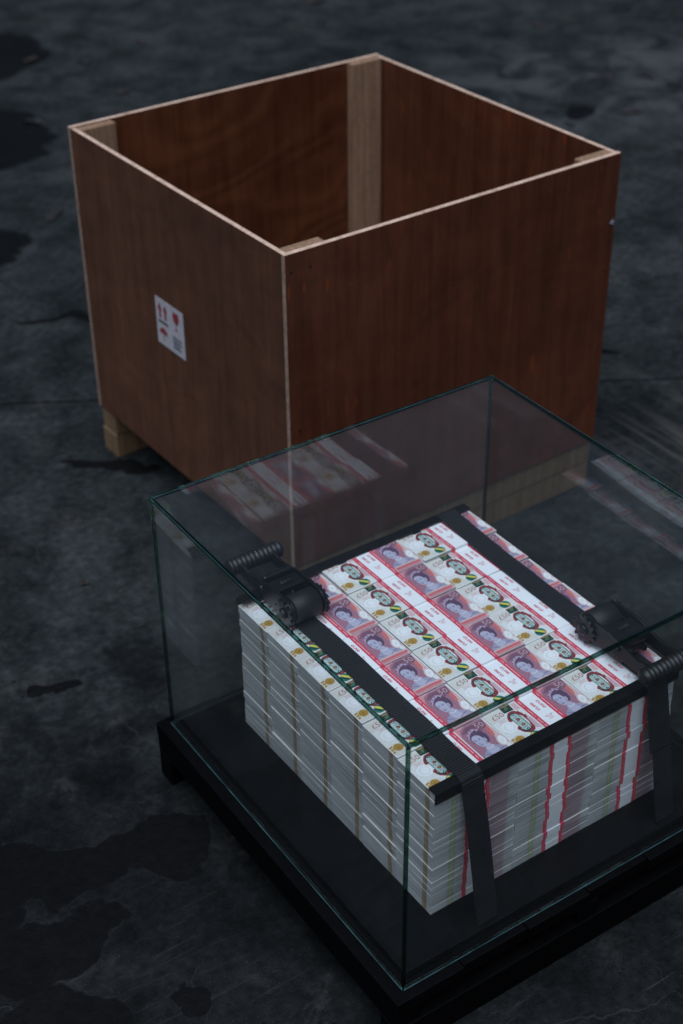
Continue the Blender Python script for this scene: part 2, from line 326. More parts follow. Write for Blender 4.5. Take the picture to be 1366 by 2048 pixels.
# ------------------------------------------------------------------ ground
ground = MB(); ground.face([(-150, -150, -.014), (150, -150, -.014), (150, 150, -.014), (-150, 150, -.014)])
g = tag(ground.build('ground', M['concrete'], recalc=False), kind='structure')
ang = R(-30.6); U = Vector((math.cos(ang), math.sin(ang), 0)); V = Vector((-U.y, U.x, 0))
JV = [-6.7, -1.22, 1.702, 4.64, 7.6]
for k in range(4):
    b = MB(); b.box(-7, 7, JV[k] + .005, JV[k + 1] - .005, -.013, 0)
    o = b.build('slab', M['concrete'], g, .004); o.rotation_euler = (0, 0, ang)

# ------------------------------------------------------------------ plywood crate
KX, KY, KYAW, KW, KD, KZ0, KZ1, T = .2941, .8118, .0336, .7616, .7591, .108, .738, .0105
crate = empty('plywood_crate', (KX, KY, 0), KYAW)
tag(crate, 'open-topped reddish brown plywood crate on pale timber bearers with white sticker', 'crate')
def panel(name, dims, mats, parent=crate):
    b = MB(); b.box(*dims, mats=mats); return b.build(name, [M['ply_edge'], M['ply_side'], M['ply_front'], M['ply_in'], M['ply_edge_dark']], parent, .0012)
# bottom top front back left right
panel('panel', (0, KW, 0, T, KZ0, KZ1), (0, 0, 2, 3, 4, 4))
panel('panel', (0, KW, KD - T, KD, KZ0, KZ1), (0, 0, 3, 3, 4, 4))
panel('panel', (.0008, T, T + .0006, KD - T - .0006, KZ0 + .001, KZ1 - .001), (0, 0, 0, 0, 1, 3))
panel('panel', (KW - T, KW - .0008, T + .0006, KD - T - .0006, KZ0 + .001, KZ1 - .0012), (0, 0, 0, 0, 2, 1))
for x0, y0 in ((T + .001, T + .0005), (KW - T - .079, T + .0005), (T + .001, KD - T - .0225), (KW - T - .079, KD - T - .0225)):
    b = MB(); b.box(x0, x0 + .078, y0, y0 + .022, KZ0 + .014, KZ1 - random.uniform(.0005, .003)); b.build('corner_batten', M['pine'], crate, .0015)
b = MB(); b.box(T + .001, KW - T - .001, T + .001, KD - T - .001, KZ0 + .001, KZ0 + .013, 3); b.build('floor_panel', [M['ply_edge'], M['ply_side'], M['ply_front'], M['ply_in']], crate)
for y0 in (.004, KD / 2 - .03, KD - .064):
    ins = .2 if .1 < y0 < .5 else 0
    bb = MB(); bb.box(.004 + ins, KW - .004, y0, y0 + .06, .058, KZ0 - .001); bb.build('bearer_plank', M['bearer'], crate, .002)
    bb = MB(); bb.box(.002 + ins, KW - .002, y0 + .002, y0 + .061, 0, .0565); bb.build('bearer_plank', M['bearer'], crate, .002)
M['arris_scrap'] = plain('torn_paper', (.30, .30, .32), .7, .2, 300)
# nails on the front panel near the corner, white splinter at the far edge
for x, z in ((.012, .705), (.020, .40), (KW - .014, .5), (.05, .706)):
    b = MB(); b.prism_x([(math.cos(a) * .0022, math.sin(a) * .0022) for a in [k * math.pi / 4 for k in range(8)]], 0, .0012)
    o = b.build('nail_head', M['worn_metal'], crate); o.rotation_euler = (0, 0, -math.pi / 2); o.location = (x, 0, z)
b = MB(); b.v = [(KW-.015, -.0010, .599), (KW-.005, -.0012, .594), (KW-.003, -.0015, .603), (KW-.009, -.003, .609), (KW-.012, -.003, .603), (KW-.008, -.0005, .600)]
b.f = [(0, 1, 4), (1, 2, 4), (2, 3, 4), (3, 0, 4), (0, 3, 5), (3, 2, 5), (2, 1, 5), (1, 0, 5)]; b.m = [0] * 8; b.sm = [False] * 8
b.build('paper_scrap', M['arris_scrap'], crate)
# sticker on the left panel: reading direction runs from +y to -y
def text_mesh(s, size, bold=0, align='CENTER'):
    c = bpy.data.curves.new('t', 'FONT'); c.body = s; c.size = size; c.align_x = align; c.align_y = 'CENTER'; c.offset = bold; c.resolution_u = 2
    o = bpy.data.objects.new('t', c); COL.objects.link(o); dg = bpy.context.evaluated_depsgraph_get()
    me = bpy.data.meshes.new_from_object(o.evaluated_get(dg)); bpy.data.objects.remove(o); bpy.data.curves.remove(c)
    return [tuple(v.co) for v in me.vertices], [tuple(p.vertices) for p in me.polygons]
class Print(MB):
    """flat print drawn in millimetres, each layer a hair above the one below"""
    def __init__(s, unit=.001, step=.00004): super().__init__(); s.u = unit; s.step = step; s.k = 0
    def poly(s, pts, ink, lift=None):
        s.k += 1; z = s.step * (s.k if lift is None else lift); s.face([(x * s.u, y * s.u, z) for x, y in pts], IDX[ink])
    def ell(s, cx, cy, rx, ry, ink, n=20, rot=0, lift=None):
        c_, s_ = math.cos(R(rot)), math.sin(R(rot)); p = []
        for k in range(n):
            a = 2 * math.pi * k / n; x, y = rx * math.cos(a), ry * math.sin(a); p.append((cx + x * c_ - y * s_, cy + x * s_ + y * c_))
        s.poly(p, ink, lift)
    def rect(s, x0, y0, x1, y1, ink, lift=None): s.poly([(x0, y0), (x1, y0), (x1, y1), (x0, y1)], ink, lift)
    def band(s, pts, w, ink, lift=None):         # thick polyline
        s.k += 1; z = s.step * (s.k if lift is None else lift); L, Rr = [], []
        for i, p in enumerate(pts):
            a = pts[max(0, i - 1)]; c = pts[min(len(pts) - 1, i + 1)]; dx, dy = c[0] - a[0], c[1] - a[1]; l = math.hypot(dx, dy) or 1
            ww = (w[i] if isinstance(w, (list, tuple)) else w) / 2; nx, ny = -dy / l * ww, dx / l * ww
            L.append((p[0] + nx, p[1] + ny)); Rr.append((p[0] - nx, p[1] - ny))
        for i in range(len(pts) - 1):
            s.face([(q[0] * s.u, q[1] * s.u, z) for q in (L[i], Rr[i], Rr[i + 1], L[i + 1])], IDX[ink])
    def text(s, txt, cx, cy, size, ink, rot=0, bold=0, sx=1, lift=None):
        s.k += 1; z = s.step * (s.k if lift is None else lift); vs_, fs = text_mesh(txt, size, bold); b = len(s.v)
        c_, s_ = math.cos(R(rot)), math.sin(R(rot))
        for x, y, _ in vs_: x *= sx; s.v.append(((cx + x * c_ - y * s_) * s.u, (cy + x * s_ + y * c_) * s.u, z))
        for f in fs: s.f.append(tuple(b + i for i in f)); s.m.append(IDX[ink]); s.sm.append(False)
sticker = MB(); sticker.box(-.0006, 0, .353, .456, .392, .491); lab = sticker.build('shipping_sticker', plain('sticker_paper', (.42, .41, .42), .5, .1, 90), crate)
lab['label'] = 'white handling sticker with red arrows and goblet'
p = Print(.001, .00008)
for cx in (16, 36):
    p.poly([(cx - 4, 58), (cx + 4, 58), (cx + 4, 76), (cx + 8.5, 76), (cx, 91), (cx - 8.5, 76), (cx - 4, 76)], 'note_crimson')
p.rect(8, 48, 44, 53, 'note_green')
p.poly([(66, 90), (86, 90), (88, 78), (83, 68), (77.5, 66), (77.5, 55), (84, 52), (68, 52), (74.5, 55), (74.5, 66), (69, 68), (64, 78)], 'note_crimson')
p.poly([(p_[0] + 25, p_[1] + 22) for p_ in [(-17, 2), (-13, 11), (-6, 15), (0, 17), (6, 15), (13, 11), (17, 2), (11, 5), (6, 2), (1, 5), (1, -12), (-1, -12), (-1, 5), (-6, 2), (-11, 5)]], 'note_crimson')
for i, w in enumerate((34, 30, 33, 26, 30)): p.rect(60, 34 - i * 5.4, 60 + w, 36.6 - i * 5.4, 'note_green' if i % 2 == 0 else 'note_line')
o = p.build('sticker_print', INKS, lab, recalc=False)
o.matrix_local = Matrix(((0, 0, -1, -.0007), (-1, 0, 0, .456), (0, 1, 0, .392), (0, 0, 0, 1)))

# ------------------------------------------------------------------ black pallet base
BX0, BX1, BY0, BY1, BZ = -.1214, .558, -.0903, .582, .1108
base = tag(empty('black_pallet'), 'low black painted pallet base under the glass case', 'pallet')
for y0 in (BY0 + .002, .225, BY1 - .0395):
    ins = .13 if 0 < y0 < .3 else .001
    b = MB(); b.box(BX0 + ins, BX1 - .001, y0, y0 + .0375, 0, .054); b.build('runner', M['black_wood'], base, .0015)
for x0 in (BX0 + .0015, .20, BX1 - .0415):
    b = MB(); b.box(x0, x0 + .04, BY0 + .004, BY1 - .001, .0545, .0875); b.build('rail', M['black_wood'], base, .0015)
xs = [BX0 + (BX1 - BX0) * k / 6 for k in range(7)]
for k in range(6):
    b = MB(); b.box(xs[k] + .0008, xs[k + 1] - .0008, BY0 + (0, .004, .001, .0045, 0, .003)[k], BY1 - (0, .003, .001)[k % 3], .088, BZ - (0, .0004, .0002)[k % 3]); b.build('deck_board', M['black_wood'], base, .0015)
ZS = .1228
b = MB(); b.box(-.0865, .5230, -.0600, .5520, BZ + .0003, ZS); b.build('platform', M['black_deck'], base, .001)

# ------------------------------------------------------------------ glass case
GX0, GX1, GY0, GY1, GZ0, GZ1, G = -.1015, .5381, -.0744, .5667, BZ + .0005, .5512, .0048
case = tag(empty('glass_case', (0, 0, 0)), 'clear glass display case with green edges over the strapped banknotes', 'display case')
e = .0002
def pane(dims, mt='glass'): b = MB(); b.box(*dims); return b.build('pane', M[mt], case)
def strip(dims): b = MB(); b.box(*dims); return b.build('glass_edge', M['edge'], case, .0006)
zt = GZ1 - G
pane((GX0 + G, GX1 - G, GY0 + G, GY1 - G, zt + e, GZ1 - e))                       # top
pane((GX0 + e, GX0 + G - e, GY0 + G, GY1 - G, GZ0 + .0025, zt - e)); pane((GX1 - G + e, GX1 - e, GY0 + G, GY1 - G, GZ0 + .0025, zt - e))
pane((GX0 + G, GX1 - G, GY0 + e, GY0 + G - e, GZ0 + .0025, zt - e)); pane((GX0 + G, GX1 - G, GY1 - G + e, GY1 - e, GZ0 + .0025, zt - e), 'hazy_glass')
for x in (GX0, GX1 - G):
    for y in (GY0, GY1 - G): strip((x, x + G, y, y + G, GZ0, zt - e))
    strip((x, x + G, GY0 + G + e, GY1 - G - e, zt, GZ1)); strip((x + .0005, x + G - .0005, GY0 + G + e, GY1 - G - e, GZ0, GZ0 + .0022))
for y in (GY0, GY1 - G):
    strip((GX0, GX1, y, y + G, zt, GZ1)); strip((GX0 + G + e, GX1 - G - e, y + .0005, y + G - .0005, GZ0, GZ0 + .0022))

# strips with the edge glint put into their colour, along the bottom and top rim
M['arris'] = plain('glass_arris_glint', (.035, .085, .088), .3, .7, 30, 0, .4)
def arris(dims): b = MB(); b.box(*dims); return b.build('arris_glint', M['arris'], case)
for z0, w in ((GZ0, .0009), (GZ1 - .0001, .0003)):
    arris((GX0 - .0003, GX0 + w, GY0 + .001, GY1 - .001, z0, z0 + w)); arris((GX1 - w, GX1 + .0003, GY0 + .001, GY1 - .001, z0, z0 + w))
arris((GX0 + .002, GX1 - .002, GY0 - .0005, GY0 + .0004, GZ0, GZ0 + .0006))
arris((GX0 + .004, GX1 - .004, GY1 - G - .0003, GY1 - G + .0003, GZ1 - .0002, GZ1 + .0004))

# ------------------------------------------------------------------ banknote bundles
YAW = .0108; PX, PY, NL, HS = .1464, .0815, 18, .232
BWX, BWY = .1462, .0812
LIFT = [[0, 2, 4, 5, 5, 4], [0, 5, 8, 9, 11, 13], [0, 4, 5, 6, 7, 13]]
SM = Matrix.Rotation(YAW, 4, 'Z')
def SP(x, y, z): return SM @ Vector((x, y, z))
H0 = HS / NL
blk = MB(); blk.box(0, BWX, 0, BWY, 0, H0, mats=(1, 1, 2, 2, 3, 3))
me_block = blk.mesh('note_block', [M['note_pale'], M['note_cream'], M['edge_long'], M['edge_short']])
# paper band: a thin sleeve round the short way
BX = (.0555, .0630, .0880, .0955); bt = .0003
def band_mesh():
    b = MB(); pr = [(-bt, -.0001), (BWY + bt, -.0001), (BWY + bt, H0 + bt), (-bt, H0 + bt)]
    for i in range(3):
        for k in range(4):
            (y0, z0), (y1, z1) = pr[k], pr[(k + 1) % 4]
            b.face([(BX[i], y0, z0), (BX[i + 1], y0, z0), (BX[i + 1], y1, z1), (BX[i], y1, z1)], 0 if i == 1 else 1)
    # micro lettering dashes on the red margins, front side and top
    rr = random.Random(3)
    for x in (.0592, .0920):
        y = .004
        while y < .076:
            l = rr.uniform(.0006, .0022)
            if rr.random() < .85: b.face([(x - .0005, y, H0 + bt + .00015), (x + .0005, y, H0 + bt + .00015), (x + .0005, y + l, H0 + bt + .00015), (x - .0005, y + l, H0 + bt + .00015)], 0)
            y += l + .0007
        z = .001
        while z < H0 - .002:
            l = rr.uniform(.0005, .0016); b.face([(x + .0006, -bt - .00015, z), (x + .0014, -bt - .00015, z), (x + .0014, -bt - .00015, z + l), (x + .0006, -bt - .00015, z + l)], 2); z += l + .0006
    return b.mesh('paper_band', [M['band_white'], M['band_red'], M['note_rose']])
me_band = band_mesh()

def note_print():
    p = Print(.001, .000012); W_, D_ = 146.2, 81.2; rr = random.Random(11)
    # left half: pale ground with fine tinted zones
    p.rect(.1, .1, W_ - .1, D_ - .1, 'note_pale'); p.poly([(.6, 58), (28, 66), (30, 80), (.6, 80)], 'note_cream'); p.poly([(2, 2), (30, 2), (26, 22), (8, 26), (2, 20)], 'note_cream')
    for i in range(60): x, y = rr.uniform(3, 26), rr.uniform(4, 76); p.ell(x, y, rr.uniform(.25, .6), rr.uniform(.25, .6), rr.choice(('note_gold', 'note_rose', 'note_cream', 'note_lilac')), 5, lift=4 + i * .1)
    p.k = 11
    # numeral, with lines of small print under it
    p.text('£50', 17.5, 69, 13.5, 'note_maroon', 0, -.12)
    for i, w in enumerate((17, 13, 15, 9, 7)): p.rect(11, 59.6 - i * 2.4, 11 + w * .8, 60.7 - i * 2.4, 'note_rose')
    # see-through roundel
    p.ell(17, 43, 11.5, 11, 'note_white', 24); p.ell(17, 43, 8.5, 8, 'note_pale', 20); p.ell(17.5, 43, 6, 6.5, 'note_white', 18)
    # gold seal and ribbons
    for (x0, y0, x1, y1) in ((1.5, 19.5, 7.5, 23), (1.5, 14.5, 7, 18), (1.5, 9.5, 6, 13)): p.poly([(x0, y0 - 1), (x1, y0 + .2), (x1, y1), (x0, y1 - .8)], 'note_gold')
    p.poly([(20 * .5 + 7.5 * math.cos(a) * (1 if k % 2 else .9) + 4, 16.5 + 7.5 * math.sin(a) * (1 if k % 2 else .9)) for k, a in enumerate([i * math.pi / 14 for i in range(28)])], 'note_gold')
    p.ell(14, 16.5, 5.2, 5.2, 'note_gold_dark', 18); p.ell(14.2, 16.6, 4.3, 4.3, 'note_gold', 16); p.poly([(12, 13.5), (16, 13.5), (15.5, 16), (16, 18.5), (13.5, 19.5), (12.2, 17)], 'note_gold_dark')
    p.k = 11
    # cartouche: mint oval with rosettes, red scrollwork round its right side
    def arc(cx, cy, rx, ry, a0, a1, n): return [(cx + rx * math.cos(R(a0 + (a1 - a0) * k / n)), cy + ry * math.sin(R(a0 + (a1 - a0) * k / n))) for k in range(n + 1)]
    p.poly([(30 + 0, 30)] + arc(37, 31, 7.5, 8, 180, 360, 10) + arc(37, 56, 7.5, 8, 0, 180, 10), 'note_green'); p.poly(arc(37, 31.5, 6.3, 6.6, 180, 360, 10) + arc(37, 55.5, 6.3, 6.6, 0, 180, 10), 'note_mint')
    pts = arc(37.5, 43, 12.5, 22.5, 158, -165, 26)
    p.band(pts, [2.2 + 2.0 * abs(math.sin(k * 1.15)) + (1.6 if 6 < k < 21 else 0) for k in range(27)], 'note_crimson')
    p.poly([(24, 49), (31, 51.5), (29.5, 55), (26, 58), (24.5, 54)], 'note_crimson'); p.poly([(22.5, 39), (29.5, 37.5), (31, 33), (27, 30), (24, 34)], 'note_crimson')
    p.band(arc(37.5, 43, 11, 21, 140, 110, 6), 1.4, 'note_green'); p.band(arc(37.5, 43, 11.2, 21, -95, -150, 8), 1.5, 'note_green')
    p.poly([(48, 50), (53.5, 52), (51.5, 46)], 'note_crimson'); p.poly([(49, 37), (54.5, 34), (49.5, 31)], 'note_crimson'); p.poly([(45, 60), (49, 64), (48, 57)], 'note_crimson')
    for y in (37.5, 48.5): p.ell(37, y, 3.1, 3.1, 'note_rust', 12); p.ell(37, y, 1.4, 1.4, 'note_gold', 8)
    for y in (43, 54, 32): p.rect(34, y - .7, 40, y + .7, 'note_lavender')
    for y in (60.5, 26.2): p.ell(37, y, 2.5, 2.5, 'note_green', 12); p.ell(37, y, 1.2, 1.2, 'note_mint', 8)
    for i in range(46): p.ell(rr.uniform(32, 42), rr.uniform(29, 58), .6, .6, rr.choice(('note_line', 'note_rust', 'note_teal', 'note_green', 'note_white')), 5, lift=45 + i * .1)
    p.k = 11
    # foil patches
    p.poly([(29, 68.5), (45.5, 67.8), (46.5, 80.9), (30, 81)], 'note_green'); p.poly([(34, 72), (38, 72), (41, 79), (37, 79)], 'note_teal')
    for i in range(7): p.rect(32 + i * 1.7, 71.5 + (i % 3) * 2, 32.8 + i * 1.7, 73.5 + (i % 3) * 2, 'note_gold_dark')
    p.poly([(33, 79.2), (44, 79), (45, 80.1), (32, 80.2)], 'note_orange')
    p.ell(38, 10, 9, 9, 'note_teal', 16); p.poly([(32, 16), (36, 18), (45, 8), (42, 5)], 'note_yellow'); p.poly([(30.5, 12), (33, 15), (40.5, 4.6), (37, 3.8)], 'note_green'); p.poly([(41, 5), (46, 9), (45, 4), (42.5, 2)], 'note_orange')
    p.rect(34, .6, 46, 2.4, 'note_cream')
    # tinted column beside the band
    p.poly([(47.5, 22), (55, 18), (55, 44), (50, 46)], 'note_rose'); p.poly([(47, 66), (55, 64), (55, 79), (48, 79)], 'note_rose')
    for i in range(9): p.rect(50, 24 + i * 2.2, 54, 24.9 + i * 2.2, 'note_lilac')
    p.k = 2
    # right half: rose ground, purple portrait panel
    p.rect(96, .15, W_ - .15, D_ - .15, 'note_rose'); p.poly([(96, 80), (108, 80), (106, 68), (100, 60), (96, 58)], 'note_pink')
    p.poly([(96, 12), (128, 12), (134, 26), (136, 44), (141, 60), (142.5, 80.5), (112, 80.5), (102, 76), (96, 62)], 'note_plum')
    p.poly([(101, 69), (112, 77.5), (142, 77.5), (139, 63), (124, 60), (110, 66)], 'note_purple')
    for i in range(110):
        x, y = rr.uniform(99, 141), rr.uniform(50, 77); p.ell(x, y, rr.uniform(.4, .9), rr.uniform(.3, .7), rr.choice(('note_deep', 'note_lilac', 'note_plum', 'note_purple')), 5, lift=7 + i * .1)
    p.k = 19
    p.poly([(135.5, 62), (141, 64), (140, 50), (137.5, 42), (133.5, 45)], 'note_coral'); p.poly([(137, 60), (139.5, 61), (138.5, 50), (136, 50)], 'note_red')
    # portrait bust: hair, face, neck, shoulders
    p.poly([(97, 12), (100, 20), (108, 25), (112, 31), (122, 32), (126, 27), (134, 23), (138, 15), (138, 12)], 'note_lavender')
    p.poly([(110, 12), (111, 27), (115, 35), (121, 36), (123, 28), (128, 12)], 'note_skin')
    p.poly([(103, 43), (104.5, 55), (108, 61), (114, 65.5), (121, 65), (126.5, 60), (129, 52), (128, 44), (125, 38), (121.5, 36), (119, 44), (112, 52)], 'note_deep')
    p.poly([(105.2, 54), (108.8, 57.5), (114, 58), (118.5, 54.5), (120.6, 47), (119.8, 40), (116.5, 34.5), (112.5, 32), (109.2, 33), (106.8, 37), (105.4, 43), (104.6, 48.5)], 'note_skin')
    p.poly([(119, 50), (121, 46), (121, 39), (118, 35), (116.4, 34.6), (118.6, 41)], 'note_lavender')
    p.band([(102.5, 55), (106, 61.5), (112, 66.5), (119, 67.8), (125.5, 64)], [1.5, 3.5, 4.6, 4, 1.6], 'note_lilac')
    for k in range(9): x, y = 103.5 + k * 2.6, 58.2 + 9 * math.sin((k + .6) / 9.5 * math.pi); p.ell(x, y, .9, 1.3, 'note_skin' if k % 2 else 'note_deep', 6)
    p.band([(105.8, 48.6), (107.6, 49.4), (109.2, 48.8)], .9, 'note_line'); p.band([(112.2, 48.9), (114.4, 49.6), (116.4, 48.6)], .9, 'note_line')
    p.ell(107.6, 47, 1.2, .75, 'note_line', 8); p.ell(114.2, 47, 1.35, .8, 'note_line', 8)
    p.band([(110, 47.5), (109, 43.5), (108.4, 41.4), (110.6, 40.8)], .7, 'note_lavender'); p.band([(108.5, 41), (109.6, 40.6), (111.2, 41)], .6, 'note_line')
    p.band([(107.8, 37.8), (110, 37.2), (113.5, 38)], 1.1, 'note_line'); p.band([(109, 35.6), (111, 35.2)], .6, 'note_lavender')
    p.ell(121.6, 45, 1.3, 2.4, 'note_skin', 8); p.ell(121.8, 41.6, .9, .9, 'note_white', 6)
    p.band([(111, 30), (114, 26.5), (119, 26), (123.5, 29)], .9, 'note_white'); p.band([(100, 20), (106, 17), (113, 14)], .7, 'note_line'); p.band([(136, 19), (128, 17), (120, 13)], .7, 'note_line')
    for i in range(14): p.band([(106 + i * 1.6, 56 + (i % 4)), (108 + i * 1.5, 61 + (i % 3))], .45, 'note_purple')
    # numeral, roundel, red bars
    p.text('50', 131.5, 70, 14.5, 'note_rose', -4, -.1)
    p.ell(138.2, 29, 7, 11.5, 'note_rose', 20, -12); p.ell(138.8, 29, 5.6, 10, 'note_pale', 20, -12); p.ell(139.2, 29.4, 4.2, 8, 'note_white', 18, -12); p.ell(139, 29, 2.6, 5, 'note_pale', 14, -12); p.ell(141, 16, 3.6, 6, 'note_pale', 14)
    p.poly([(98, 8.6), (143, 8.2), (143.5, 4.6), (98, 5.0)], 'note_red'); p.poly([(98, 4.4), (141, 4.1), (141, 1.2), (98, 1.4)], 'note_pink')
    p.poly([(97, 12.4), (134, 12), (136, 9.2), (97, 9.6)], 'note_rose')
    p.poly([(142.2, 79), (145, 79), (145, 40), (143.4, 38), (142.8, 58)], 'note_pale')
    return p.mesh('note_face', INKS)
me_print = note_print()
def band_print():
    p = Print(.001, .00006)
    p.text('£5,000', 82.4, 55, 6.2, 'band_text', -90, .16, 1.12); p.text('£5,000', 72.0, 55, 6.2, 'band_text', 90, .16, 1.12)
    p.text('100 x £50', 76, 31, 3.1, 'band_text', 0, .06); p.text('NOTES', 76, 27.4, 2.3, 'band_text', 0, .03); p.text('BUNDLE', 76, 24.4, 1.9, 'band_text', 0, .02)
    return p.mesh('band_lettering', INKS)
me_bprint = band_print()

ORD = ['first', 'second', 'third', 'fourth', 'fifth', 'sixth', 'seventh', 'eighth', 'ninth', 'tenth', 'eleventh', 'twelfth', 'thirteenth', 'fourteenth', 'fifteenth', 'sixteenth', 'seventeenth', 'bottom']
COLN = ['under the strap with rear ratchet', 'midway between the two straps', 'under the strap with front ratchet']
rb = random.Random(21)
for r in range(6):
    for c in range(3):
        th = (HS + LIFT[c][r] * .001) / NL; z = 0
        for l in range(NL):
            inner = (c == 1 and 0 < r < 5 and l < NL - 2)
            t_ = th; 
            if not inner:
                top = NL - l
                o = bpy.data.objects.new('banknote_bundle', me_block)
                jx = rb.gauss(0, .0006); jy = rb.gauss(0, .0006)
                if r == 0: jy = abs(jy) * .8
                jx = max(-.0012, min(.0012, jx)) if c == 1 else jx
                o.location = SP(c * PX + jx, r * PY + jy, ZS + .0002 + z); o.rotation_euler = (0, 0, YAW + rb.gauss(0, .002))
                if top == 1: o.rotation_euler = (rb.gauss(0, .006), rb.gauss(0, .003), YAW + rb.gauss(0, .005)); o.location.z += .0003
                if top == 1 and c == 0 and r > 0: o.rotation_euler.y -= .022
                o.scale = (1, 1, (t_ - .0005) / H0)
                link(o)
                tag(o, f'banknote bundle, {"top layer" if top == 1 else ("bottom layer" if l == 0 else ORD[top-1] + " layer down")}, {ORD[r]} row from front bar, {COLN[c]}', 'banknote bundle', 'paper-banded fifty-pound bundles packed in the stack')
                bo = bpy.data.objects.new('paper_band', me_band); bo.location = (rb.gauss(0, .0011), 0, 0); link(bo, o)
                if l == NL - 1:
                    po = bpy.data.objects.new('note_face', me_print); po.location = (0, 0, H0 + .00004); link(po, o); pass
                    pb = bpy.data.objects.new('band_lettering', me_bprint); pb.location = (0, 0, H0 + bt + .00004); link(pb, bo)
            z += t_
def top_z(c, r): return ZS + HS + LIFT[c][r] * .001

# ------------------------------------------------------------------ edge bars
def bar(y0, y1, zt_, front, label):
    b = MB()
    if front: prof = [(y0, zt_ - .016), (y0 + .003, zt_ - .016), (y0 + .003, zt_ + .0005), (y1, zt_ + .0005), (y1, zt_ + .0035), (y0, zt_ + .0035)]
    else: prof = [(y0, zt_ + .0005), (y1 - .003, zt_ + .0005), (y1 - .003, zt_ - .016), (y1, zt_ - .016), (y1, zt_ + .0035), (y0, zt_ + .0035)]
    b.prism_x(prof, -.001, .441); o = b.build('edge_bar', M['black_metal'], None, .0006); o.rotation_euler = (0, 0, YAW)
    return tag(o, label, 'edge bar')
ZF = ZS + HS + .0008
bar(-.0045, .0125, ZF, True, 'black angle bar along the front top edge of the banknotes')
YB = 6 * PY
bar(YB - .0125, YB + .0055, ZS + HS + .0137, False, 'black angle bar along the rear top edge of the banknotes')

# ------------------------------------------------------------------ ratchet straps
def webbing(path, x0, x1, th=.0018):
    # path in (y,z); densify, smooth and sweep
    P = []
    for i in range(len(path) - 1):
        (a, b_), (c_, d_) = path[i], path[i + 1]; L = math.hypot(c_ - a, d_ - b_); n = max(1, int(L / .006))
        P += [(a + (c_ - a) * k / n, b_ + (d_ - b_) * k / n) for k in range(n)]
    P.append(path[-1])
    for _ in range(2): P = [P[0]] + [((P[i-1][0] + 2*P[i][0] + P[i+1][0]) / 4, (P[i-1][1] + 2*P[i][1] + P[i+1][1]) / 4) for i in range(1, len(P) - 1)] + [P[-1]]
    me = bpy.data.meshes.new('webbing'); v = []; f = []; uv = []; s = 0; S = []
    for i, (y, z) in enumerate(P):
        a = P[max(0, i-1)]; c_ = P[min(len(P)-1, i+1)]; dy, dz = c_[0]-a[0], c_[1]-a[1]; l = math.hypot(dy, dz); ny, nz = -dz/l, dy/l
        if i: s += math.hypot(y - P[i-1][0], z - P[i-1][1])
        S.append(s); wob = .0006 * math.sin(s * 31 + x0 * 90)
        v += [(x0 + wob, y, z), (x1 + wob, y, z), (x1 + wob, y + ny*th, z + nz*th), (x0 + wob, y + ny*th, z + nz*th)]
    us = [0, .035, .035, 0]
    for i in range(len(P) - 1):
        for k in range(4):
            k2 = (k + 1) % 4; f.append((4*i+k, 4*i+k2, 4*i+4+k2, 4*i+4+k)); uv += [(us[k], S[i]), (us[k2], S[i]), (us[k2], S[i+1]), (us[k], S[i+1])]
    f.append((3, 2, 1, 0)); uv += [(0, 0)] * 4; n = 4 * (len(P) - 1); f.append((n, n+1, n+2, n+3)); uv += [(0, 0)] * 4
    me.from_pydata(v, [], f); me.materials.append(M['web']); ul = me.uv_layers.new(name='UVMap')
    for i, q in enumerate(uv): ul.data[i].uv = q
    bm = bmesh.new(); bm.from_mesh(me); bmesh.ops.recalc_face_normals(bm, faces=bm.faces); bm.to_mesh(me); bm.free(); me.update()
    return me
